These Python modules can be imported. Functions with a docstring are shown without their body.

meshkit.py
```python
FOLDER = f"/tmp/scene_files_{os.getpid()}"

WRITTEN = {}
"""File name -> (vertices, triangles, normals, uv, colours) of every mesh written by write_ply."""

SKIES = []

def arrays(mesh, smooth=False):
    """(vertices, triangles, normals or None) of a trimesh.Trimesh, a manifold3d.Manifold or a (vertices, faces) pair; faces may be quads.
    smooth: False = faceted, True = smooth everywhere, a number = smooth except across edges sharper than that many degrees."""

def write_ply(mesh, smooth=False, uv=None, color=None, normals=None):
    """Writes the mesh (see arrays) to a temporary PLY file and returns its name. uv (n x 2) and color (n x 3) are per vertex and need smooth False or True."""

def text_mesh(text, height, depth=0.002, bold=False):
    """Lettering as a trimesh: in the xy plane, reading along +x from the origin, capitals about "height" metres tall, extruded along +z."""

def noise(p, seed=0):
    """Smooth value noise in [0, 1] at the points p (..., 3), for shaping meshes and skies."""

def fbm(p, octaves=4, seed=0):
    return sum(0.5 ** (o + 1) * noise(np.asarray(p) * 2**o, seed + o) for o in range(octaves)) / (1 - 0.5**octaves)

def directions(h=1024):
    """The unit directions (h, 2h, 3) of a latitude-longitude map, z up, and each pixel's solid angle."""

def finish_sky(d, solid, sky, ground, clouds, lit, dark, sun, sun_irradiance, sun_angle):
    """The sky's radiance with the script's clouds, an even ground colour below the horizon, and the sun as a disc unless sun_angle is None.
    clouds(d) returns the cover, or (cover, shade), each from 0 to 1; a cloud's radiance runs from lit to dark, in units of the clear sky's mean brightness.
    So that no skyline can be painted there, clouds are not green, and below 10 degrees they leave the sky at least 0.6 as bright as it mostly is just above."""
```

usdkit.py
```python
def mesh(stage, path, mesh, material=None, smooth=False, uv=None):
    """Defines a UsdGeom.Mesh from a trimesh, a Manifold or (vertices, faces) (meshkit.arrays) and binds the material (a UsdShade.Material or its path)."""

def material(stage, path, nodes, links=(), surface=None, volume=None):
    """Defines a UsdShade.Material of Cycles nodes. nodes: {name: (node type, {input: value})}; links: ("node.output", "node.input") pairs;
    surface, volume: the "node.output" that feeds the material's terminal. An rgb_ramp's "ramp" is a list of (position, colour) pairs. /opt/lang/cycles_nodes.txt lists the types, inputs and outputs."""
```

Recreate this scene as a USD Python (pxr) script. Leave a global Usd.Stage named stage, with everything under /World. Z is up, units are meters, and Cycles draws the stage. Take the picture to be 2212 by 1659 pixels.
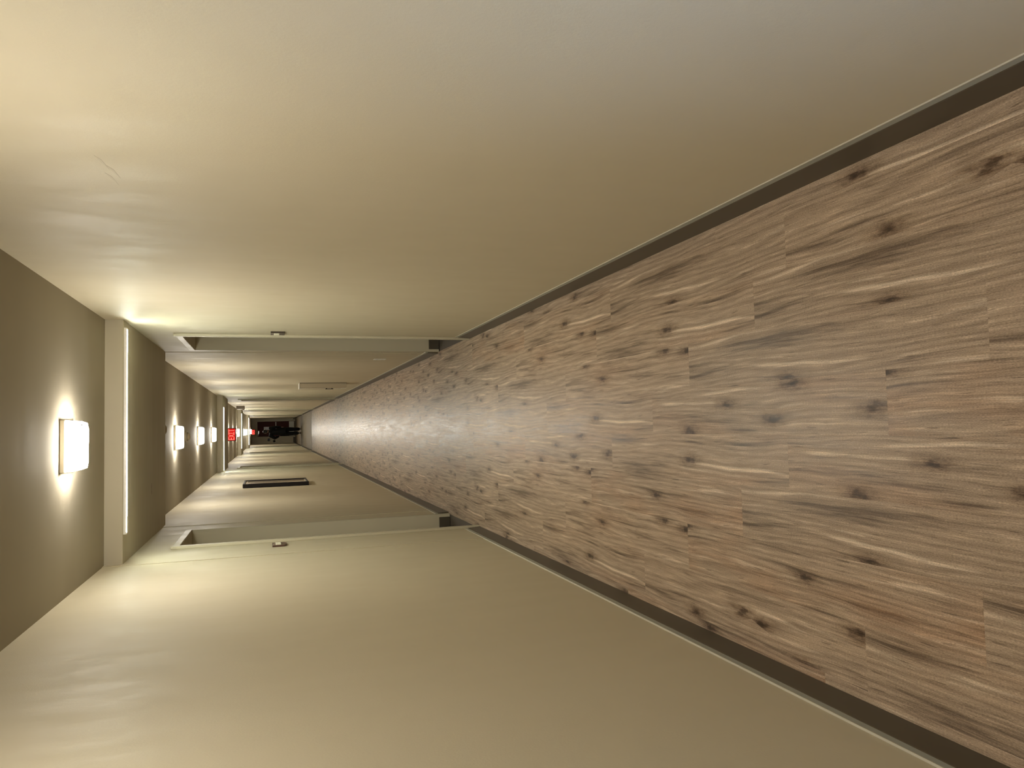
import math, random, numpy as np, trimesh, manifold3d, usdkit, meshkit
from manifold3d import Manifold
from pxr import Usd, UsdGeom, UsdShade, UsdLux, Gf, Sdf

random.seed(7); np.random.seed(7)
stage = Usd.Stage.CreateInMemory()
UsdGeom.Xform.Define(stage, '/World')
UsdGeom.Scope.Define(stage, '/World/Looks')

# ------------------------------------------------------------------ camera
# the phone was held turned a quarter: the picture's right is the floor, its left the ceiling
EYE = 1.509
YAW, PITCH, ROLL = 0.0571968601, 0.319501242, -0.00754949729
FPX = 1591.56
fw = np.array([math.sin(YAW)*math.cos(PITCH), math.cos(YAW)*math.cos(PITCH), -math.sin(PITCH)])
r0 = np.cross(fw, [0, 0, 1]); r0 /= np.linalg.norm(r0); u0 = np.cross(r0, fw)
rt = math.cos(ROLL)*r0 + math.sin(ROLL)*u0
up = -math.sin(ROLL)*r0 + math.cos(ROLL)*u0
cam = UsdGeom.Camera.Define(stage, '/World/camera')
X, Y, Z = -up, rt, -fw
cam.AddTransformOp().Set(Gf.Matrix4d(*X, 0, *Y, 0, *Z, 0, 0, 0, EYE, 1))
cam.CreateHorizontalApertureAttr(36.0); cam.CreateVerticalApertureAttr(27.0)
cam.CreateFocalLengthAttr(FPX*36/2212)
cam.CreateClippingRangeAttr((0.05, 200))
cam.CreateExposureAttr(1.2)

# daylight: a dusky blue sky that reaches the corridor only through the window behind the viewer's left shoulder
sky = UsdLux.DomeLight.Define(stage, '/World/sky')
sky.CreateColorAttr(Gf.Vec3f(.42, .60, 1.)); sky.CreateIntensityAttr(1.35)

LAMP = 28.5        # radiance of a ceiling light's lens
LAMP_SIDE = 30.0   # of its skirt
STRIP = 68.0       # of a linear light

# ------------------------------------------------------------------ dimensions (metres; y runs down the corridor)
XL, XR, H = -0.778, 0.691, 2.44
YB, YE = -6.0, 45.5
WT = 0.40
BEAM_Z = 2.34
BEAMS = [(4.95, 6.87), (15.15, 17.02), (25.1, 27.0), (34.2, 36.1)]
OPEN_R = [(5.63, 6.69), (17.05, 17.95), (26.0, 26.95), (35.0, 35.9)]
WIN = (-.85, .60, .9, 2.1)
OPEN_L = [(5.46, 6.39), (16.28, 17.2), (27.4, 28.3), (35.2, 36.1)]
DOOR_Z = 2.09

# ------------------------------------------------------------------ helpers
def lin(r, g, b):
    f = lambda c: (c/255/12.92 if c/255 < .04045 else ((c/255+.055)/1.055)**2.4)
    return (f(r), f(g), f(b))

def mat(name, nodes, links=(), surface='p.BSDF'):
    return usdkit.material(stage, '/World/Looks/'+name, nodes, links, surface=surface)

def plain(name, col, rough=.5, metal=0., spec=.5, em=None, es=0.):
    d = dict(base_color=col, roughness=rough, metallic=metal, specular_ior_level=spec)
    if em: d.update(emission_color=em, emission_strength=es)
    return mat(name, {'n': ('noise_texture', dict(scale=60., detail=3.)), 'g': ('geometry', {}),
                      'b': ('bump', dict(strength=.06, distance=.002)), 'p': ('principled_bsdf', d)},
               [('g.position', 'n.vector'), ('n.fac', 'b.height'), ('b.normal', 'p.normal')])

used = {}
def numbered(path):
    n = used.get(path, 0); used[path] = n+1
    return path if n == 0 else f'{path}_{n:03d}'

def pth(parent): return '/World' if parent is None else str(parent.GetPath())

def obj(name, mesh, m, parent=None, smooth=False, label=None):
    path = numbered(pth(parent)+'/'+name)
    p = usdkit.mesh(stage, path, mesh, m, smooth=smooth).GetPrim()
    if label: p.SetCustomDataByKey('label', label)
    return p

def tag(p, label, cat, group=None, kind=None):
    p.SetCustomDataByKey('label', label)
    if cat: p.SetCustomDataByKey('category', cat)
    if group: p.SetCustomDataByKey('group', group)
    if kind: p.SetCustomDataByKey('kind', kind)
    return p

def struct(p, label=None):
    p.SetCustomDataByKey('kind', 'structure')
    if label: p.SetCustomDataByKey('label', label)
    return p

def empty(name, loc=(0, 0, 0), rotz=0.):
    x = UsdGeom.Xform.Define(stage, numbered('/World/'+name))
    x.AddTranslateOp().Set(Gf.Vec3d(*map(float, loc)))
    if rotz: x.AddRotateZOp().Set(float(rotz))
    return x.GetPrim()

def dup(src, loc, label, group=None, rotz=0.):
    n = src.GetName()
    x = empty(n, loc, rotz)
    x.GetReferences().AddInternalReference(src.GetPath())
    x.SetInstanceable(True)
    x.SetCustomDataByKey('label', label)
    x.SetCustomDataByKey('category', src.GetCustomDataByKey('category'))
    g = group or src.GetCustomDataByKey('group')
    if g: x.SetCustomDataByKey('group', g)
    return x

def hull(pts): return Manifold.hull_points(np.asarray(pts, np.float64).tolist()) if hasattr(Manifold, 'hull_points') else None

def rbox(x0, x1, y0, y1, z0, z1, b=.003):
    b = min(b, (x1-x0)*.45, (y1-y0)*.45, (z1-z0)*.45)
    P = []
    for sx in (0, 1):
        for sy in (0, 1):
            for sz in (0, 1):
                c = [(x0, x1)[sx], (y0, y1)[sy], (z0, z1)[sz]]
                i = [b*(1-2*sx), b*(1-2*sy), b*(1-2*sz)]
                for k in range(3):
                    q = [c[j]+i[j] for j in range(3)]; q[k] = c[k]
                    P.append(q)
    return tm(hull(P))

def box(x0, x1, y0, y1, z0, z1):
    m = trimesh.creation.box(extents=(x1-x0, y1-y0, z1-z0)); m.apply_translation(((x0+x1)/2, (y0+y1)/2, (z0+z1)/2)); return m

def tm(m):
    k = m.to_mesh()
    return trimesh.Trimesh(np.array(k.vert_properties[:, :3], float), np.array(k.tri_verts), process=False)

def cat(*ms): return trimesh.util.concatenate([m for m in ms])

def cyl(r, p, q, n=20):
    return trimesh.creation.cylinder(radius=r, segment=[p, q], sections=n)

def lathe(profile, n=28):
    return trimesh.creation.revolve(np.array(profile, float), sections=n)

def moved(m, v): m = m.copy(); m.apply_translation(v); return m

# ------------------------------------------------------------------ materials
def wall_paint(name, col, rough=.56, bump=.25, spec=.15):
    c2 = tuple(c*.93 for c in col)
    return mat(name, {
        'g': ('geometry', {}),
        'n1': ('noise_texture', dict(scale=1.3, detail=4., roughness=.6)),
        'mx': ('mix_color', dict(a=c2, b=col)),
        'n2': ('noise_texture', dict(scale=170., detail=3., roughness=.6)),
        'mp': ('mapping', dict(scale=(1., 5., 2.2))),
        'n3': ('noise_texture', dict(scale=1.6, detail=3., roughness=.55)),
        'b3': ('bump', dict(strength=.16, distance=.006)),
        'b2': ('bump', dict(strength=bump, distance=.0012)),
        'rr': ('map_range', dict(from_min=.3, from_max=.7, to_min=rough-.06, to_max=rough+.08)),
        'p': ('principled_bsdf', dict(specular_ior_level=spec))},
        [('g.position', 'n1.vector'), ('n1.fac', 'mx.fac'), ('mx.result', 'p.base_color'),
         ('g.position', 'n2.vector'), ('g.position', 'mp.vector'), ('mp.vector', 'n3.vector'),
         ('n3.fac', 'b3.height'), ('b3.normal', 'b2.normal'), ('n2.fac', 'b2.height'), ('b2.normal', 'p.normal'),
         ('n3.fac', 'rr.value'), ('rr.result', 'p.roughness')])

M = {}
WALLC = (.575, .512, .368)
M['wall'] = wall_paint('wall_paint', WALLC)
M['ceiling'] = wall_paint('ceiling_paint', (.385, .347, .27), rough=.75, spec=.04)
M['beam'] = wall_paint('beam_paint', (.50, .455, .345), rough=.55)
M['band'] = plain('grey_paint_band', (.33, .34, .29), .45)
M['caulk'] = plain('caulk_bead', (.52, .48, .385), .5)
M['cove'] = plain('vinyl_cove_base', (.085, .068, .044), .42, spec=.4)
M['casing'] = wall_paint('casing_paint', (.54, .49, .36), rough=.45)
M['seam_dark'] = plain('floor_adhesive', (.09, .07, .05), .8)
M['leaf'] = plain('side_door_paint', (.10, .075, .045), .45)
M['chrome'] = plain('brushed_steel', (.6, .6, .58), .3, 1.)
M['white_plastic'] = plain('white_plastic', (.80, .78, .72), .35)
M['black_plastic'] = plain('black_plastic', (.012, .012, .012), .4)
M['pan'] = plain('lamp_pan_enamel', (.78, .72, .58), .35)
M['crack_and_shade'] = plain('crack_and_shade_dark', (.03, .024, .016), .9)  # for the plaster cracks and the cabinet's painted contact shadow

def glow(name, col, s):
    return mat(name, {'e': ('emission', dict(color=col, strength=s))}, surface='e.emission')
M['lens'] = glow('lamp_lens', (1., .945, .85), LAMP)
M['skirt'] = glow('lamp_skirt', (1., .93, .82), LAMP_SIDE)
M['tube'] = glow('strip_lens', (.91, 1., .88), STRIP)
M['exit_face'] = glow('exit_face', (1., .025, .018), .30)
M['exit_letter'] = glow('exit_letter', (1., .17, .12), .62)

# floor planks: a few printed variants
def plank_mat(i, tone, red):
    a = lin(108*tone, 91*tone, 75*tone); b = lin(164*tone, 143*tone, 121*tone); c = lin(208*tone, 188*tone, 164*tone)
    rc = lin(160*tone, 120*tone, 88*tone)
    off = (3.1*i+.4, 7.7*i+1.3, 0.)
    N = {
        't': ('texture_coordinate', {}), 'o': ('mapping', dict(location=off)),
        # slow warp of the grain
        'wp': ('mapping', dict(scale=(5., 1.6, 1.))), 'wn': ('noise_texture', dict(scale=1., detail=2.)),
        'ws': ('vector_math', dict(math_type='subtract', vector2=(.5, .5, .5))),
        'wm': ('vector_math', dict(math_type='multiply', vector2=(.045, 0., 0.))),
        'wa': ('vector_math', dict(math_type='add')),
        # broad grain
        'm1': ('mapping', dict(scale=(34., 1.5, 1.))), 'n1': ('noise_texture', dict(scale=1., detail=6., roughness=.62, distortion=.25)),
        'r1': ('rgb_ramp', dict(ramp=[(.33, a), (.47, b), (.58, b), (.70, c)])),
        # cathedral figure
        'm2': ('mapping', dict(scale=(1., .11, 1.))), 'wv': ('wave_texture', dict(wave_type='bands', bands_direction='x', scale=13., distortion=26., detail=2.5, detail_scale=.34, detail_roughness=.62)),
        'r2': ('rgb_ramp', dict(ramp=[(0., (.76, .74, .72)), (.35, (.96, .95, .95)), (.7, (1.02, 1.02, 1.02)), (1., (1.16, 1.16, 1.15))])),
        'x2': ('mix_color', dict(blend_type='multiply', fac=.75, use_clamp=False)),
        # fine pale fibres
        'm3': ('mapping', dict(scale=(260., 8., 1.))), 'n3': ('noise_texture', dict(scale=1., detail=3., roughness=.7)),
        'r3': ('rgb_ramp', dict(ramp=[(.30, (.60, .58, .55)), (.45, (.95, .95, .94)), (.55, (1.03, 1.03, 1.03)), (.68, (1.45, 1.44, 1.41))])),
        'x3': ('mix_color', dict(blend_type='multiply', fac=.85, use_clamp=False)),
        # dark pores
        'm5': ('mapping', dict(scale=(150., 11., 1.))), 'n5': ('noise_texture', dict(scale=1., detail=2., roughness=.5)),
        'r5': ('rgb_ramp', dict(ramp=[(.25, (.40, .37, .35)), (.36, (1., 1., 1.))])),
        'x5': ('mix_color', dict(blend_type='multiply', fac=.8, use_clamp=False)),
        # reddish patches
        'm4': ('mapping', dict(scale=(7., 1.5, 1.))), 'n4': ('noise_texture', dict(scale=1., detail=2.)),
        'r4': ('map_range', dict(from_min=.5-.06*red, from_max=.75, to_min=0., to_max=.7*red, clamp=True)),
        'x4': ('mix_color', dict(b=rc)),
        # knots
        'mk': ('mapping', dict(scale=(8.5, 2.9, 1.))), 'vk': ('voronoi_texture', dict(dimensions='2D', feature='f1', scale=1., randomness=1.)),
        'mkn': ('mapping', dict(scale=(75., 26., 1.))), 'nk': ('noise_texture', dict(scale=1., detail=4., roughness=.65)),
        'nks': ('math', dict(math_type='multiply_add', value2=.34, value3=-.17)),
        'ka': ('math', dict(math_type='add')),
        'rk': ('rgb_ramp', dict(ramp=[(0., (.15, .125, .105)), (.05, (.24, .20, .17)), (.11, (.56, .51, .47)), (.20, (.84, .82, .79)), (.32, (1., 1., 1.))])),
        'kc': ('separate_color', {}), 'kg': ('math', dict(math_type='greater_than', value2=.54)),
        'xk': ('mix_color', dict(blend_type='multiply', use_clamp=False)),
        # dark streaks running out of the knots
        'mq': ('mapping', dict(scale=(13., 2.1, 1.))), 'nq': ('noise_texture', dict(scale=1., detail=5., roughness=.7, distortion=.6)),
        'rq': ('rgb_ramp', dict(ramp=[(.25, (.45, .42, .40)), (.345, (1., 1., 1.))])),
        'xq': ('mix_color', dict(blend_type='multiply', fac=.8, use_clamp=False)),
        # fine speckle
        'm6': ('mapping', dict(scale=(700., 170., 1.))), 'n6': ('noise_texture', dict(scale=1., detail=1.)),
        'r6': ('rgb_ramp', dict(ramp=[(.28, (.74, .73, .72)), (.5, (1., 1., 1.)), (.72, (1.30, 1.30, 1.28))])),
        'x6': ('mix_color', dict(blend_type='multiply', fac=.9, use_clamp=False)),
        'bp': ('bump', dict(strength=.22, distance=.0008)),
        'rr': ('map_range', dict(from_min=.3, from_max=.7, to_min=.29, to_max=.42)),
        'p': ('principled_bsdf', dict(specular_ior_level=.24)),
    }
    K = [('t.object', 'o.vector'), ('o.vector', 'wp.vector'), ('wp.vector', 'wn.vector'), ('wn.color', 'ws.vector1'),
         ('ws.vector', 'wm.vector1'), ('wm.vector', 'wa.vector1'), ('o.vector', 'wa.vector2'),
         ('wa.vector', 'm1.vector'), ('m1.vector', 'n1.vector'), ('n1.fac', 'r1.fac'),
         ('wa.vector', 'm2.vector'), ('m2.vector', 'wv.vector'), ('wv.fac', 'r2.fac'),
         ('o.vector', 'm4.vector'), ('m4.vector', 'n4.vector'), ('n4.fac', 'r4.value'), ('r4.result', 'x4.fac'), ('r1.color', 'x4.a'),
         ('x4.result', 'x2.a'), ('r2.color', 'x2.b'),
         ('wa.vector', 'm3.vector'), ('m3.vector', 'n3.vector'), ('n3.fac', 'r3.fac'), ('x2.result', 'x3.a'), ('r3.color', 'x3.b'),
         ('wa.vector', 'm5.vector'), ('m5.vector', 'n5.vector'), ('n5.fac', 'r5.fac'), ('x3.result', 'x5.a'), ('r5.color', 'x5.b'),
         ('wa.vector', 'mq.vector'), ('mq.vector', 'nq.vector'), ('nq.fac', 'rq.fac'), ('x5.result', 'xq.a'), ('rq.color', 'xq.b'),
         ('wa.vector', 'mk.vector'), ('mk.vector', 'vk.vector'), ('wa.vector', 'mkn.vector'), ('mkn.vector', 'nk.vector'), ('nk.fac', 'nks.value1'),
         ('vk.distance', 'ka.value1'), ('nks.value', 'ka.value2'), ('ka.value', 'rk.fac'),
         ('vk.color', 'kc.color'), ('kc.r', 'kg.value1'), ('kg.value', 'xk.fac'),
         ('o.vector', 'm6.vector'), ('m6.vector', 'n6.vector'), ('n6.fac', 'r6.fac'), ('xq.result', 'x6.a'), ('r6.color', 'x6.b'), ('x6.result', 'xk.a'), ('rk.color', 'xk.b'), ('xk.result', 'p.base_color'),
         ('n3.fac', 'bp.height'), ('bp.normal', 'p.normal'), ('n1.fac', 'rr.value'), ('rr.result', 'p.roughness')]
    return mat(f'plank_print_{"abcdefg"[i]}', N, K)

PL = [plank_mat(0, 1.0, .4), plank_mat(1, .975, .2), plank_mat(2, 1.02, .3), plank_mat(3, .99, 1.0), plank_mat(4, .985, .6), plank_mat(5, 1.01, .15)]
M['far_floor'] = mat('far_sheet_floor', {'g': ('geometry', {}), 'n': ('noise_texture', dict(scale=5., detail=5.)),
    'r': ('rgb_ramp', dict(ramp=[(.3, lin(104, 90, 70)), (.7, lin(122, 108, 86))])), 'p': ('principled_bsdf', dict(roughness=.6, specular_ior_level=.3))},
    [('g.position', 'n.vector'), ('n.fac', 'r.fac'), ('r.color', 'p.base_color')])

# ------------------------------------------------------------------ the setting
floor = struct(empty('floor'), 'grey-brown wood-look plank floor of the corridor')
obj('subfloor', box(XL-WT, XR+WT, YB-.1, YE+.3, -.08, -.0035), M['seam_dark'], floor)
SEAM_Y = 28.26
obj('floor_sheet', box(XL+.0005, XR-.0005, SEAM_Y, YE-.001, -.003, .0015), M['far_floor'], floor, label='plain brown sheet floor at the far end')
obj('transition_strip', rbox(XL+.001, XR-.001, SEAM_Y-.025, SEAM_Y+.025, -.001, .005, .002), M['cove'], floor)
def plank(x0, x1, y0, y1):
    b = .0002
    cx, cy = (x0+x1)/2, (y0+y1)/2
    P = [(x, y, -.003) for x in (x0, x1) for y in (y0, y1)] + [(x, y, -b) for x in (x0, x1) for y in (y0, y1)] + [(x, y, 0.) for x in (x0+b, x1-b) for y in (y0+b, y1-b)]
    return tm(hull([(a-cx, c-cy, d) for a, c, d in P])), (cx, cy, 0.)
rows = [(-.778, -.735, .55), (-.735, -.565, 1.61), (-.565, -.395, 1.257), (-.395, -.225, 2.13), (-.225, -.055, 1.886), (-.055, .115, 1.495),
        (.115, .285, 1.204), (.285, .455, 2.02), (.455, .625, 1.855), (.625, .691, 1.0)]
rng = random.Random(11)
for x0, x1, s in rows:
    y = s
    while y > -.4: y -= 1.22
    last = -1
    while y < SEAM_Y-.001:
        a, b = max(y, -1.6), min(y+1.22, SEAM_Y)
        if b-a > .02:
            m, c = plank(x0, x1, a, b)
            k = rng.choice([j for j in range(6) if j != last]); last = k
            p = obj('plank', m, PL[k], floor)
            # the print is set out from the whole board's middle
            UsdGeom.Xformable(p).AddTranslateOp().Set(Gf.Vec3d(*c))
        y += 1.22
obj('rear_sheet', box(XL+.0005, XR-.0005, YB, -1.62, -.003, .0), M['far_floor'], floor)

def wall(side, opens, pieces):
    """boxes of a side wall between its openings; pieces: [(y0, y1, how far the face stands proud)]"""
    ms = []
    for y0, y1, d in pieces:
        f = XR-d if side > 0 else XL+d
        cuts = sorted([(max(a, y0), min(b, y1)) for a, b in opens if a < y1 and b > y0])
        y = y0
        xa, xb = (f, XR+WT) if side > 0 else (XL-WT, f)
        for a, b in cuts:
            if a > y: ms.append(box(xa, xb, y, a, 0, H+.05))
            ms.append(box(xa, xb, a, b, DOOR_Z, H+.05)); y = b
        if y < y1: ms.append(box(xa, xb, y, y1, 0, H+.05))
    if side < 0:      # the window hole in the near stretch
        ms[0] = cat(*[box(XL-WT, XL, *q) for q in ((YB, WIN[0], 0, H+.05), (WIN[1], 4.9, 0, H+.05), (WIN[0], WIN[1], 0, WIN[2]), (WIN[0], WIN[1], WIN[3], H+.05))])
    return cat(*ms)
wr = struct(obj('wall_right', wall(1, OPEN_R, [(YB, 6.87, 0.), (6.87, YE+.2, .004)]), M['wall']), 'beige painted right wall of the corridor')
wl = struct(obj('wall_left', wall(-1, OPEN_L, [(YB, 4.9, 0.), (4.9, 6.70, .003), (6.70, YE+.2, .006)]), M['wall']), 'beige painted left wall of the corridor')
struct(obj('wall_back', box(XL, XR, YB-.15, YB, 0, H+.05), M['wall']), 'plain beige wall closing the corridor behind the viewer')
# end wall with the door hole
DX0, DX1, DTOP = -.372, .512, 2.13
struct(obj('wall_end', cat(box(XL+.006, DX0, YE, YE+.2, 0, H+.05), box(DX1, XR-.004, YE, YE+.2, 0, H+.05), box(DX0, DX1, YE, YE+.2, DTOP, H+.05), box(DX0, DX1, YE+.12, YE+.2, 0, DTOP)), M['wall']),
       'beige end wall around the dark red door')
M['scuff'] = plain('wall_scuff', (.50, .435, .30), .6)
wpr = stage.GetPrimAtPath('/World/wall_right')
obj('scuff_mark', cat(*[tm(hull([(x, yy, zz) for x in (XR-.0003, XR+.002) for yy, zz in ((y, z), (y+.035, z-.004), (y+.10, z-.016), (y+.03, z-.011))])) for y, z in ((2.02, 1.915), (2.09, 1.90), (2.15, 1.915))]), M['scuff'], wpr)
ceil = struct(empty('ceiling'), 'flat beige plaster ceiling with dropped beams')
obj('ceiling_slab', box(XL-.01, XR+.01, YB-.1, YE+.2, H, H+.1), M['ceiling'], ceil)
for a, b in BEAMS:
    obj('beam', rbox(XL-.012, XR+.012, a, b, BEAM_Z, H+.03, .004), M['beam'], ceil)
obj('hairline_crack', cat(*[box(-.455+.012*i, -.443+.012*i, 6.085+.004*math.sin(i*1.7), 6.0885+.004*math.sin(i*1.7)+.003*(i % 3 == 1), BEAM_Z-.0006, BEAM_Z+.001) for i in range(7)]), M['crack_and_shade'], ceil)
obj('hairline_crack', cat(*[box(-.412+.008*i, -.404+.008*i, 9.96+.006*i, 9.972+.006*i, H-.0006, H+.001) for i in range(4)]), M['crack_and_shade'], ceil)

def skirting(side, opens):
    ms, band, bead = [], [], []
    y = YB
    segs = []
    for a, b in sorted(opens): segs.append((y, a-.047)); y = b+.047
    segs.append((y, YE))
    prof = [(0, 0), (.011, 0), (.0075, .006), (.005, .02), (.0045, .092), (.003, .0945), (0, .0945)]
    for a, b in segs:
        for P, out in ((prof, ms), ([(0, .0945), (.0030, .0945), (.0026, .116), (0, .116)], band), ([(0, .116), (.0034, .116), (.0034, .1185), (0, .119)], bead)):
            off = .004 if side > 0 else .006
            o = np.array([(((XR if side > 0 else XL) - side*(x+(off if a > 6 else (.003 if side < 0 and b > 4.9 else 0)))) , z) for x, z in P])
            w = (XR-0.0+.002 if side > 0 else XL-.002)
            pts = [(x if i not in (0, len(P)-1) else w, yy, z) for yy in (a, b) for i, (x, z) in enumerate(o)]
            out.append(tm(hull(pts)))
    n = 'right' if side > 0 else 'left'
    t = struct(empty(f'baseboard_{n}'), f'dark brown vinyl baseboard along the {n} wall')
    obj('vinyl_base', cat(*ms), M['cove'], t); obj('paint_band', cat(*band), M['band'], t, label='grey-green painted band above the vinyl'); obj('caulk_bead', cat(*bead), M['caulk'], t)
skirting(1, OPEN_R); skirting(-1, OPEN_L)
struct(obj('baseboard_end', cat(box(XL+.02, DX0-.06, YE-.012, YE+.001, 0, .13), box(DX1+.06, XR-.02, YE-.012, YE+.001, 0, .13)), M['cove']), 'dark baseboard on the end wall beside the red door')

# window on the left wall, beside the viewer and out of the picture
M['pane'] = mat('window_pane', {'t': ('transparent_bsdf', dict(color=(.95, .96, .96))), 'g': ('glossy_bsdf', dict(roughness=.02)), 'f': ('fresnel', {}), 'm': ('mix_closure', {})},
                [('f.fac', 'm.fac'), ('t.BSDF', 'm.closure1'), ('g.BSDF', 'm.closure2')], surface='m.closure')
d = struct(empty('window_1'), 'plain window in the left wall beside the viewer')
y0, y1, z0, z1 = WIN
obj('frame', cat(rbox(XL-.16, XL-.10, y0, y0+.05, z0, z1), rbox(XL-.16, XL-.10, y1-.05, y1, z0, z1), rbox(XL-.16, XL-.10, y0+.05, y1-.05, z0, z0+.05), rbox(XL-.16, XL-.10, y0+.05, y1-.05, z1-.05, z1)), M['casing'], d)
obj('pane', box(XL-.133, XL-.129, y0+.05, y1-.05, z0+.05, z1-.05), M['pane'], d)
obj('sill', rbox(XL-.10, XL+.03, y0-.03, y1+.03, z0-.03, z0+.0), M['casing'], d)
M['yard'] = plain('yard_ground', (.06, .055, .05), .9)
struct(obj('yard', box(-60, XL-WT-.001, -60, 100, -.3, -.1), M['yard']), 'dark ground outside the window')

# side door openings: flat casing, lined jamb, recessed leaf
def side_door(side, a, b, label):
    d = struct(empty('door_%d' % (len([1 for k in used if k.startswith('/World/door_')])+1)), label)
    f = XR if side > 0 else XL
    pr = .018
    def bx(d0, d1, y0, y1, z0, z1, bev=.002):   # d: distance from the wall face into the corridor (+) or the wall (-)
        xs = sorted((f-side*d0, f-side*d1)); return rbox(xs[0], xs[1], y0, y1, z0, z1, bev)
    w = .045
    d0 = (0. if a < 6 else .004) if side > 0 else (.003 if a < 6 else .006)     # the wall's own face
    obj('casing', bx(d0, d0+pr, a-w, a, 0, DOOR_Z+w), M['casing'], d)
    obj('casing', bx(d0, d0+.0025, b, b+w, 0, DOOR_Z+w), M['casing'], d)
    obj('casing', bx(d0, d0+.005, a, b, DOOR_Z, DOOR_Z+w), M['casing'], d)
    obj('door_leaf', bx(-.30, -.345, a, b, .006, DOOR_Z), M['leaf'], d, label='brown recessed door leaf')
    hx = f+side*.30
    hz, hy = 1.0, a+.08
    obj('door_handle', cat(cyl(.026, (hx+side*.001, hy, hz), (hx-side*.010, hy, hz)), cyl(.009, (hx, hy, hz), (hx-side*.055, hy, hz)), cyl(.009, (hx-side*.05, hy-.005, hz), (hx-side*.05, hy+.11, hz))), M['chrome'], d)
    for yy, s in ((a, 1), (b, -1)):
        y0, y1 = sorted((yy+s*.001, yy+s*.008))
        obj('base_return', bx(-.02, -.28, y0, y1, 0, .095), M['cove'], d)
    return d
for i, (a, b) in enumerate(OPEN_R): side_door(1, a, b, 'recessed doorway on the right wall under the %s beam' % ('first', 'second', 'third', 'fourth')[i])
for i, (a, b) in enumerate(OPEN_L): side_door(-1, a, b, 'recessed doorway on the left wall under the %s beam' % ('first', 'second', 'third', 'fourth')[i])

# end door
M['red'] = plain('dark_red_paint', (.070, .016, .012), .55, spec=.15)
M['kick'] = plain('kick_plate', (.42, .40, .33), .4, .6)
M['notice'] = plain('vision_pane', (.30, .27, .26), .2)
d = struct(empty('door_%d' % 9), 'dark red end door with pale kick plate and push bar')
obj('frame', cat(rbox(DX0-.06, DX0+.005, YE-.02, YE+.1, 0, DTOP+.06), rbox(DX1-.005, DX1+.10, YE-.02, YE+.1, 0, DTOP+.06), rbox(DX0+.005, DX1-.005, YE-.02, YE+.1, DTOP-.005, DTOP+.06)), M['casing'], d)
obj('door_leaf', rbox(DX0+.008, DX1-.008, YE+.01, YE+.055, .05, DTOP-.008), M['red'], d, label='dark red door leaf')
obj('kick_plate', rbox(DX0+.02, DX1-.02, YE+.006, YE+.011, .07, .365, .001), M['kick'], d, label='pale metal kick plate')
obj('push_bar', cat(rbox(-.25, .47, YE-.065, YE-.03, 1.075, 1.125, .008), rbox(.40, .46, YE-.035, YE+.012, 1.07, 1.13), rbox(-.25, -.19, YE-.035, YE+.012, 1.07, 1.13)), M['white_plastic'], d, label='pale push bar across the door')
obj('door_closer', cat(rbox(-.20, -.02, YE-.04, YE+.011, 2.03, 2.08, .006), rbox(-.30, -.05, YE-.05, YE-.042, 2.085, 2.10, .003)), M['chrome'], d)
pane = obj('vision_frame', cat(rbox(.02, .20, YE, YE+.012, 1.74, 1.775), rbox(.02, .20, YE, YE+.012, 1.46, 1.495), rbox(.02, .05, YE, YE+.012, 1.495, 1.74), rbox(.17, .20, YE, YE+.012, 1.495, 1.74)), M['white_plastic'], d, label='pale frame of the small door window')
obj('vision_pane', box(.05, .17, YE+.005, YE+.0105, 1.495, 1.74), M['notice'], pane)
obj('threshold', rbox(DX0-.06, DX1+.1, YE-.06, YE+.05, -.001, .02, .006), M['cove'], d)

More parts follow.
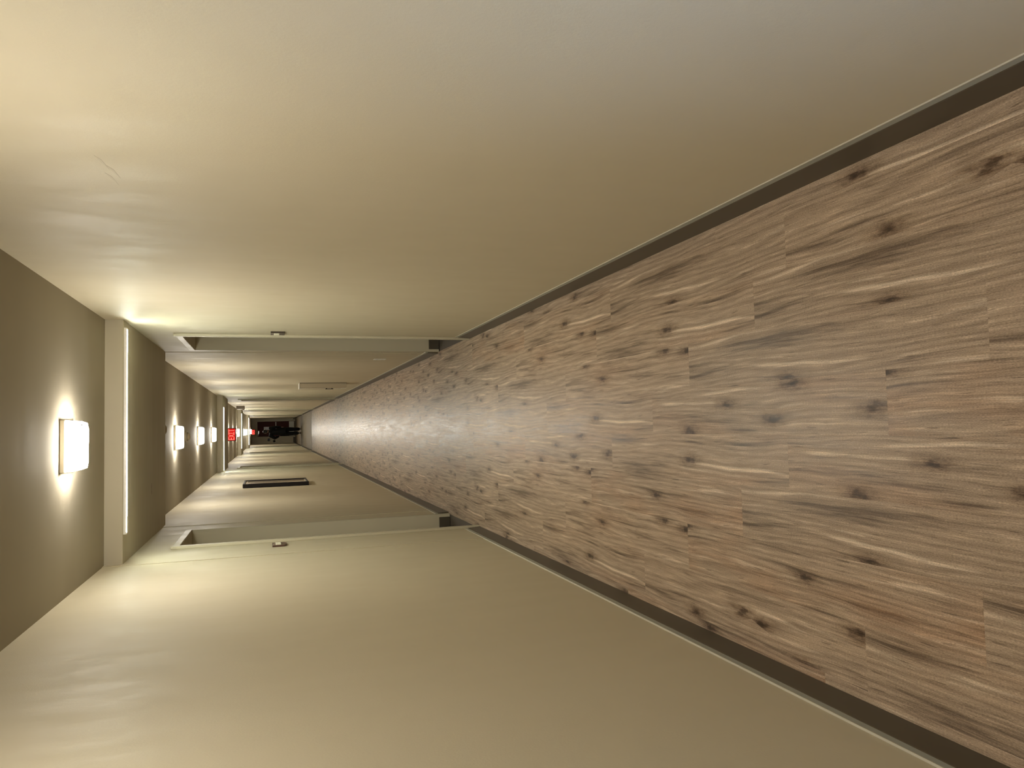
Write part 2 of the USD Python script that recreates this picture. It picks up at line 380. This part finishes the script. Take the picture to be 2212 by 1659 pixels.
# ------------------------------------------------------------------ ceiling lights
def make_light(loc, label, group):
    t = empty('ceiling_light', loc)
    tag(t, label, 'light', group)
    s = .125
    obj('base_pan', rbox(-s, s, -s, s, -.024, .001, .004), M['pan'], t, label='cream metal pan')
    # diffuser: a skirt that bulges a little and a flatter lens underneath
    def ring(h, z): 
        c = .014
        return [(-h+c, -h, z), (h-c, -h, z), (h, -h+c, z), (h, h-c, z), (h-c, h, z), (-h+c, h, z), (-h, h-c, z), (-h, -h+c, z)]
    r = [ring(.118, -.022), ring(.121, -.045), ring(.112, -.072)]
    v = [p for q in r for p in q]; f = []
    for k in range(2):
        for i in range(8):
            a, b = k*8+i, k*8+(i+1) % 8
            f += [(a, a+8, b), (b, a+8, b+8)]
    obj('diffuser_skirt', trimesh.Trimesh(v, [q[::-1] for q in f], process=False), M['skirt'], t)
    v2 = ring(.112, -.072)+ring(.095, -.0785)
    f2 = []
    for i in range(8):
        a, b = i, (i+1) % 8
        f2 += [(a, b, a+8), (b, b+8, a+8)]
    f2 += [(8, 8+i+1, 8+i) for i in range(1, 7)]
    f2 = [q[::-1] if j < 16 else q for j, q in enumerate(f2)]
    obj('diffuser_lens', trimesh.Trimesh(v2, f2, process=False), M['lens'], t)
    for sx in (-1, 1):
        for y in (-.07, .07):
            obj('screw', cat(cyl(.006, (sx*.098, y, -.070), (sx*.098, y, -.0815), 12)), M['chrome'], t)
    return t
LX = -.052
spots = [(3.95, 'first'), (8.33, 'a'), (10.92, 'b'), (13.46, 'c'), (19.25, 'd'), (21.55, 'e'), (24.1, 'f'), (28.9, 'g'), (31.1, 'h'), (33.3, 'i'), (38.8, 'j'), (41.2, 'k'), (1.40, 'l'), (-1.15, 'm'), (-3.7, 'n')]
names = {'first': 'large square ceiling light nearest the viewer, before the first dropped beam',
 'a': 'square ceiling light just beyond the first dropped beam', 'b': 'square ceiling light midway between first and second beams', 'c': 'square ceiling light just before the second beam',
 'd': 'square ceiling light behind the near exit sign, just past the second beam', 'e': 'square ceiling light midway between the second and third beams', 'f': 'square ceiling light just before the third beam',
 'g': 'small square ceiling light just past the third beam', 'h': 'small square ceiling light midway between third and fourth beams', 'i': 'small square ceiling light just before the fourth beam',
 'j': 'far square ceiling light just past the fourth beam', 'k': 'farthest square ceiling light, before the far exit sign',
 'l': 'square ceiling light overhead just ahead of the viewer', 'm': 'square ceiling light overhead just behind the viewer', 'n': 'square ceiling light at the back end of the corridor'}
G = 'square ceiling lights in a row'
light0 = make_light((LX, 3.95+.122, H), names['first'], G)
for y, k in spots[1:]: dup(light0, (LX, y+.122, H), names[k], G)

# linear lights under the front edge of each beam
def make_strip(loc, label, L=.53):
    t = empty('strip_light', loc); tag(t, label, 'light', 'linear lights under the beam edges')
    obj('housing', cat(rbox(-L-.012, L+.012, -.013, .013, -.0035, .001, .001), rbox(-L-.012, L+.012, -.0145, -.0125, -.0150, .001, .0004), rbox(-L-.012, L+.012, .0125, .0145, -.0150, .001, .0004)), M['white_plastic'], t)
    obj('tube', cat(cyl(.0078, (-L, 0, -.0115), (L, 0, -.0115), 12)), M['tube'], t, label='glowing white lens')
    for s in (-1, 1): obj('end_cap', rbox(s*(L+.006)-.006, s*(L+.006)+.006, -.011, .011, -.0185, -.004, .002), M['white_plastic'], t)
    return t
so = ['nearest beam', 'second beam', 'third beam', 'farthest beam']
for i, (cx, L) in enumerate(((.022, .612), (-.14, .60), (.0, .55), (-.03, .58))):
    make_strip((cx, BEAMS[i][0]+.030, BEAM_Z), 'thin white strip light under the edge of the '+so[i], L)

# ------------------------------------------------------------------ exit signs
M['exit_case'] = plain('exit_housing', (.05, .035, .03), .4)
def make_exit(loc, label):
    t = empty('exit_sign', loc); tag(t, label, 'sign', 'red exit signs on the ceiling')
    obj('housing', cat(rbox(-.147, .147, -.022, .022, -.215, -.012, .006)), M['exit_case'], t)
    obj('canopy', rbox(-.06, .06, -.03, .03, -.013, .001, .003), M['exit_case'], t)
    obj('face', rbox(-.135, .135, -.0245, -.0215, -.198, -.028, .001), M['exit_face'], t, label='glowing red face')
    w = meshkit.text_mesh('EXIT', .125, .003, bold=True)
    lo, hi = w.bounds; w.apply_translation((-(lo[0]+hi[0])/2, -(lo[1]+hi[1])/2, 0)); w.apply_scale((.245/(hi[0]-lo[0]), 1, 1))
    w.apply_transform(trimesh.transformations.rotation_matrix(math.pi/2, [1, 0, 0])); w.apply_translation((0, -.0242, -.113))
    obj('lettering', w, M['exit_letter'], t, label='pale red letters EXIT')
    return t
e0 = make_exit((-.078, 18.25, H), 'glowing red EXIT sign hung from the ceiling past the second beam')
dup(e0, (-.085, 43.9, H), 'far glowing red EXIT sign above the red end door')

# ------------------------------------------------------------------ smoke detectors
def make_smoke(loc, label):
    t = empty('smoke_detector', loc); tag(t, label, 'smoke detector', 'detectors on the ceiling')
    obj('mounting_base', lathe([(0, .001), (.062, .001), (.062, -.012), (.058, -.016), (0, -.016)]), M['detector'], t, smooth=30)
    obj('sensor_head', lathe([(0, -.016), (.052, -.016), (.047, -.032), (.036, -.046), (.022, -.055), (0, -.057)]), M['detector'], t, smooth=30)
    obj('vent_ring', lathe([(.0505, -.0215), (.0525, -.0225), (.0515, -.0265), (.0495, -.0265), (.0505, -.0215)]), M['black_plastic'], t, smooth=30)
    return t
M['detector'] = plain('aged_plastic', (.36, .29, .19), .5)
k0 = make_smoke((.030, 7.35, H), 'beige dome smoke detector just past the first beam')
dup(k0, (-.050, 9.45, H), 'beige dome smoke detector between the two nearest far ceiling lights')

# ------------------------------------------------------------------ emergency light on the right wall
M['grey_plastic'] = plain('grey_plastic', (.21, .18, .145), .5)
t = empty('emergency_light', (XR-.004, 21.7, 2.24)); tag(t, 'grey emergency light box high on the right wall past the second beam', 'emergency light')
obj('case', rbox(-.088, .001, -.13, .13, -.108, .108, .010), M['grey_plastic'], t)
for y in (-.065, .065):
    q = obj('lamp_head', cat(cyl(.034, (-.086, y, -.06), (-.118, y, -.075), 18)), M['grey_plastic'], t)
    obj('lamp_lens', cyl(.029, (-.118, y, -.075), (-.1205, y, -.0762), 18), M['white_plastic'], q)

# ------------------------------------------------------------------ door signs
M['sign_brown'] = plain('sign_brown', (.085, .040, .022), .4)
M['sign_dark'] = plain('sign_dark', (.040, .028, .016), .4)
M['insert'] = plain('sign_insert', (.85, .80, .62), .45)
M['mark'] = plain('sign_mark', (.36, .26, .20), .5)
def wall_sign(side, y0, y1, z0, z1, m, label, lip):
    f = XR if side > 0 else XL+.003
    t = empty('room_sign', (f, (y0+y1)/2, (z0+z1)/2)); tag(t, label, 'sign')
    def bx(d0, d1, a, b, c, e, bev=.0015):
        xs = sorted((-side*d0, -side*d1)); return rbox(xs[0], xs[1], a, b, c, e, bev)
    hy, hz = (y1-y0)/2, (z1-z0)/2
    if lip:   # lower edge runs to a blunt point
        P = [(-side*d, yy, zz) for d in (-.001, .010) for yy, zz in ((-hy, hz), (hy, hz), (-hy, -hz+.016), (hy, -hz+.016), (-hy*.45, -hz), (hy*.45, -hz))]
        obj('plate', tm(hull(P)), m, t)
    else: obj('plate', bx(-.001, .011, -hy, hy, -hz, hz), m, t)
    obj('insert', bx(.009, .0145, -hy*.62, hy*.72, -hz*.22, hz*.58), M['insert'], t, label='white paper insert')
    obj('raised_mark', cat(bx(.009, .0115, -hy*.6, -hy*.2, hz*.68, hz*.88), bx(.009, .0115, -hy*.05, hy*.5, hz*.68, hz*.80)), M['mark'], t)
    return t
wall_sign(1, 5.395, 5.525, 1.395, 1.490, M['sign_dark'], 'small dark room sign with white insert beside the right doorway', False)
wall_sign(-1, 5.190, 5.330, 1.398, 1.490, M['sign_brown'], 'small reddish-brown room sign with white insert beside the left doorway', True)

# ------------------------------------------------------------------ cabinet on the right wall
M['cab'] = plain('cabinet_enamel', (.50, .44, .32), .3)
t = empty('wall_cabinet', (XR-.004, 11.30, .39)); tag(t, 'beige wall-mounted metal cabinet low on the right wall', 'cabinet')
obj('body', rbox(-.070, .001, 0, .34, 0, .68, .003), M['cab'], t)
obj('contact_shadow', rbox(-.006, .001, -.004, .344, -.003, .676, .001), M['crack_and_shade'], t, label='painted contact shadow against the wall')  # dark strip standing in for the cabinet's contact shadow, not a real gasket
q = obj('door', rbox(-.080, -.069, .006, .334, .008, .668, .004), M['cab'], t)
obj('handle', cat(rbox(-.096, -.088, .03, .045, .19, .31, .003), rbox(-.09, -.079, .03, .045, .20, .22, .002), rbox(-.09, -.079, .03, .045, .28, .30, .002)), M['black_plastic'], q, label='dark pull handle')
obj('lit_top_edge', rbox(-.083, .001, -.003, .343, .680, .684, .001), M['white_plastic'], t, label='top edge painted white as lit from above')  # white strip paints the ceiling lights' glow on the top face
obj('edge_reflection', rbox(-.0835, -.0795, -.002, .004, .004, .085, .001), M['white_plastic'], t)  # white sliver paints a reflection low on the front edge

# outlet cover
t = empty('outlet_cover', (XR-.004, 7.39, .443)); tag(t, 'white outlet cover plate low on the right wall past the first doorway', 'outlet')
obj('plate', rbox(-.007, .001, 0, .075, -.060, .060, .003), M['white_plastic'], t)
for z in (-.024, .024):
    s = obj('socket', rbox(-.0085, -.006, .021, .054, z-.016, z+.016, .001), M['white_plastic'], t)
    obj('slot', cat(box(-.0088, -.008, .029, .031, z-.004, z+.008), box(-.0088, -.008, .043, .045, z-.004, z+.008)), M['black_plastic'], s)

# ------------------------------------------------------------------ framed picture on the left wall
M['frame'] = plain('dark_wood_frame', (.010, .006, .006), .45, spec=.3)
M['matboard'] = plain('mat_board', (.70, .62, .46), .5)
M['print_brown'] = plain('print_brown', (.12, .085, .055), .4)
M['print_mid'] = plain('print_mid', (.27, .20, .13), .4)
PY0, PY1, PZ0, PZ1, PD = 10.62, 11.42, .985, 1.845, .055
t = empty('framed_picture', (XL+.006, PY0, PZ0)); tag(t, 'dark-framed picture with brown curved design on the left wall', 'picture')
w, h = PY1-PY0, PZ1-PZ0
obj('backing', box(-.001, .034, .01, w-.01, .01, h-.01), M['frame'], t)
obj('mat', box(.034, .038, .022, w-.022, .022, h-.022), M['matboard'], t, label='pale mat')
for nm, b in (('a', (-.001, PD, 0, .024, 0, h)), ('b', (-.001, PD, w-.024, w, 0, h)), ('c', (-.001, PD-.004, .024, w-.024, h-.024, h)), ('d', (-.001, PD-.004, .024, w-.024, 0, .024))):
    obj('frame_rail', rbox(*b, .003), M['frame'], t)
from shapely.geometry import Polygon
def flat_print(poly, x, m, nm, par):
    g = trimesh.creation.extrude_polygon(Polygon(poly), .0012, engine='earcut')
    V = g.vertices.copy(); g.vertices = np.c_[x+V[:, 2], V[:, 0], V[:, 1]]
    if g.volume < 0: g.invert()
    return obj(nm, g, m, par)
art = [(.16+.10*math.sin(s*2.6)**2*0+.30*(1-s)**1.6, .05+s*.75) for s in np.linspace(0, 1, 14)]
flat_print([(w*.50, .04), (w*.93, .04), (w*.93, h*.93), (w*.62, h*.97), (w*.36, h*.93), (w*.24, h*.78), (w*.20, h*.62), (w*.24, h*.48), (w*.36, h*.36), (w*.45, h*.2)], .038, M['print_mid'], 'print', t)
flat_print([(w*.70, .04), (w*.93, .04), (w*.93, h*.93), (w*.66, h*.955), (w*.48, h*.88), (w*.40, h*.74), (w*.44, h*.58), (w*.60, h*.45), (w*.70, h*.25)], .0392, M['print_brown'], 'print_shape', t)

# ------------------------------------------------------------------ things on the end wall
t = empty('wall_phone', (-.555, YE, 1.50)); tag(t, 'small black box on the end wall left of the red door', 'phone')
obj('case', rbox(-.075, .075, -.05, .001, -.065, .065, .008), M['black_plastic'], t)
obj('handset', cat(rbox(-.06, -.025, -.085, -.048, -.07, .075, .01)), M['black_plastic'], t)
t = empty('alarm_bell', (-.64, YE, 1.20)); tag(t, 'round dark bell on the end wall below the small black box', 'bell')
m = lathe([(0, 0), (.07, 0), (.068, .03), (.05, .055), (.02, .066), (0, .068)]); m.apply_transform(trimesh.transformations.rotation_matrix(math.pi/2, [1, 0, 0]))
obj('gong', m, M['black_plastic'], t, smooth=30); obj('back_box', rbox(-.05, .05, -.02, .001, -.05, .05), M['black_plastic'], t)

# ------------------------------------------------------------------ the person walking away
M['skin'] = plain('skin', (.46, .27, .19), .5)
M['hair'] = plain('dark_hair', (.012, .008, .006), .5)
M['coat'] = plain('black_coat', (.006, .006, .007), .7, spec=.25)
M['trouser'] = plain('black_trousers', (.005, .005, .006), .75, spec=.2)
M['shoe'] = plain('black_shoe', (.012, .011, .010), .45)
M['sole'] = plain('pale_sole', (.50, .46, .40), .6)
M['eye'] = plain('eye_white', (.8, .78, .74), .2)
def ball(p, r): return Manifold.sphere(r, 20).translate(list(map(float, p)))
def bone(a, b, ra, rb):
    return Manifold.batch_hull([ball(a, ra), ball(b, rb)])
def chain(js): 
    return [bone(js[i][0], js[i+1][0], js[i][1], js[i+1][1]) for i in range(len(js)-1)]
def blend(parts, edge=.018, it=8):
    m = parts[0]
    for q in parts[1:]: m = m + q
    t = tm(m.refine_to_length(edge)); t.merge_vertices()
    trimesh.smoothing.filter_taubin(t, lamb=.5, nu=.53, iterations=it)
    return t
def hand(w, dirn, spread, sgn):
    """palm and five bent fingers; dirn points along the hand, spread across the knuckles"""
    w, dirn, spread = map(lambda q: np.array(q, float), (w, dirn, spread)); dirn /= np.linalg.norm(dirn); spread /= np.linalg.norm(spread)
    nrm = np.cross(dirn, spread)*sgn
    palm = [bone(w, w+dirn*.085+spread*s, .018, .013) for s in (-.026, 0, .026)]
    for s, L in ((-.030, .062), (-.010, .078), (.011, .082), (.031, .072)):
        b = w+dirn*.085+spread*s; k = b+dirn*L*.5+nrm*.012; e = k+dirn*L*.42+nrm*.028
        palm += chain([(b, .0095), (k, .0088), (e, .0075)])
    b = w+dirn*.03+spread*.028; k = b+spread*.032+dirn*.03+nrm*.012; e = k+dirn*.034+nrm*.012
    return palm+chain([(b, .013), (k, .0105), (e, .0085)])
t = empty('person', (-.09, 38.0, .002)); tag(t, 'person with dark hair in black coat and trousers walking toward the red door', 'person')
sR, eR, wR = (.185, -.01, 1.425), (.235, -.045, 1.15), (.225, .06, .93)
sL, eL, wL = (-.185, -.01, 1.42), (-.305, -.07, 1.22), (-.235, .05, 1.03)
J = dict(hR=(.095, 0, .92), kR=(.115, .05, .51), aR=(.115, .02, .095), tR=(.125, .17, .035), hL=(-.095, 0, .92), kL=(-.10, .03, .51), aL=(-.085, -.14, .15), tL=(-.085, -.02, .035))
body = chain([((0, 0, .95), .13), ((0, .005, 1.15), .115), ((0, 0, 1.34), .125)]) + [bone((-.13, 0, 1.39), (.13, 0, 1.39), .07, .07)]
body += [bone((.02, .0, 1.40), (.025, .02, 1.56), .055, .05)]
hd = np.array((.03, .03, 1.645))
body += [Manifold.batch_hull([ball(hd+(0, -.012, .025), .088), ball(hd+(0, .015, .015), .08), ball(hd+(0, .045, -.075), .042)])]
body += [bone(hd+(0, .09, .0), hd+(0, .108, -.03), .008, .013)]                                   # nose
body += [Manifold.batch_hull([ball(hd+(s*.082, -.005, .012), .010), ball(hd+(s*.086, -.012, -.028), .009), ball(hd+(s*.090, -.02, .0), .008)]) for s in (-1, 1)]   # ears
body += chain([(sR, .055), (eR, .042), (wR, .028)]) + chain([(sL, .055), (eL, .042), (wL, .028)])
body += hand(wR, (.0, .15, -1), (0, 1, .1), -1) + hand(wL, (.15, .25, -1), (0, 1, .2), 1)
for s in 'RL': body += chain([(J['h'+s], .085), (J['k'+s], .056), (J['a'+s], .042)]) + [bone(J['a'+s], J['t'+s], .04, .03)]
obj('body', blend(body, .012, 6), M['skin'], t, smooth=True)
coat = chain([((0, -.005, .72), .175), ((0, 0, .95), .170), ((0, .005, 1.15), .155), ((0, 0, 1.33), .152)]) + [bone((-.15, 0, 1.395), (.15, 0, 1.395), .085, .085), bone((0, .01, 1.40), (.02, .015, 1.475), .085, .066)]
coat += chain([(sR, .082), (eR, .066), (np.array(wR)+(0, -.012, .03), .05)]) + chain([(sL, .082), (eL, .068), (np.array(wL)+(0, -.012, .03), .05)])
c = coat[0]
for q in coat[1:]: c = c+q
c = c.trim_by_plane([0, 0, 1.], .70) if hasattr(c, 'trim_by_plane') else c
obj('coat', blend([c], .02, 6), M['coat'], t, smooth=True, label='black coat')
tr = chain([(J['hR'], .122), (J['kR'], .096), (np.array(J['aR'])+(0, 0, .01), .078)]) + chain([(J['hL'], .122), (J['kL'], .096), (np.array(J['aL'])+(0, .01, .02), .078)]) + [bone((-.06, 0, .93), (.06, 0, .93), .12, .12)]
obj('trousers', blend(tr, .02, 6), M['trouser'], t, smooth=True, label='black trousers')
for s in 'RL':
    a, b = np.array(J['a'+s]), np.array(J['t'+s])
    heel = a+(0, -.045, -.06 if s == 'R' else -.055)
    sh = [Manifold.batch_hull([ball(a+(0, -.015, -.01), .046), ball(heel+(0, .01, .02), .040), ball(b+(0, -.01, .005), .040), ball(b+(0, .06, -.005), .028)])]
    q = obj('shoe', blend(sh, .014, 4), M['shoe'], t, smooth=True)
    so_ = Manifold.batch_hull([ball(heel+(0, .0, -.012), .018), ball(heel+(.02, .02, -.012), .018), ball(heel+(-.02, .02, -.012), .018), ball(b+(.026, 0, -.017), .016), ball(b+(-.026, 0, -.017), .016), ball(b+(0, .065, -.017), .014)])
    obj('sole', tm(so_), M['sole'], q)
hr = Manifold.batch_hull([ball(hd+(0, -.016, .034), .096), ball(hd+(0, .022, .036), .083), ball(hd+(0, -.045, -.035), .062)]) - Manifold.cube([.4, .2, .2], True).translate([float(hd[0]), float(hd[1]+.155), float(hd[2]-.055)])
obj('hair', blend([hr], .014, 4), M['hair'], t, smooth=True, label='short dark hair')
for s in (-1, 1): obj('eye', tm(ball(hd+(s*.032, .083, .012), .011)), M['eye'], t, smooth=True)
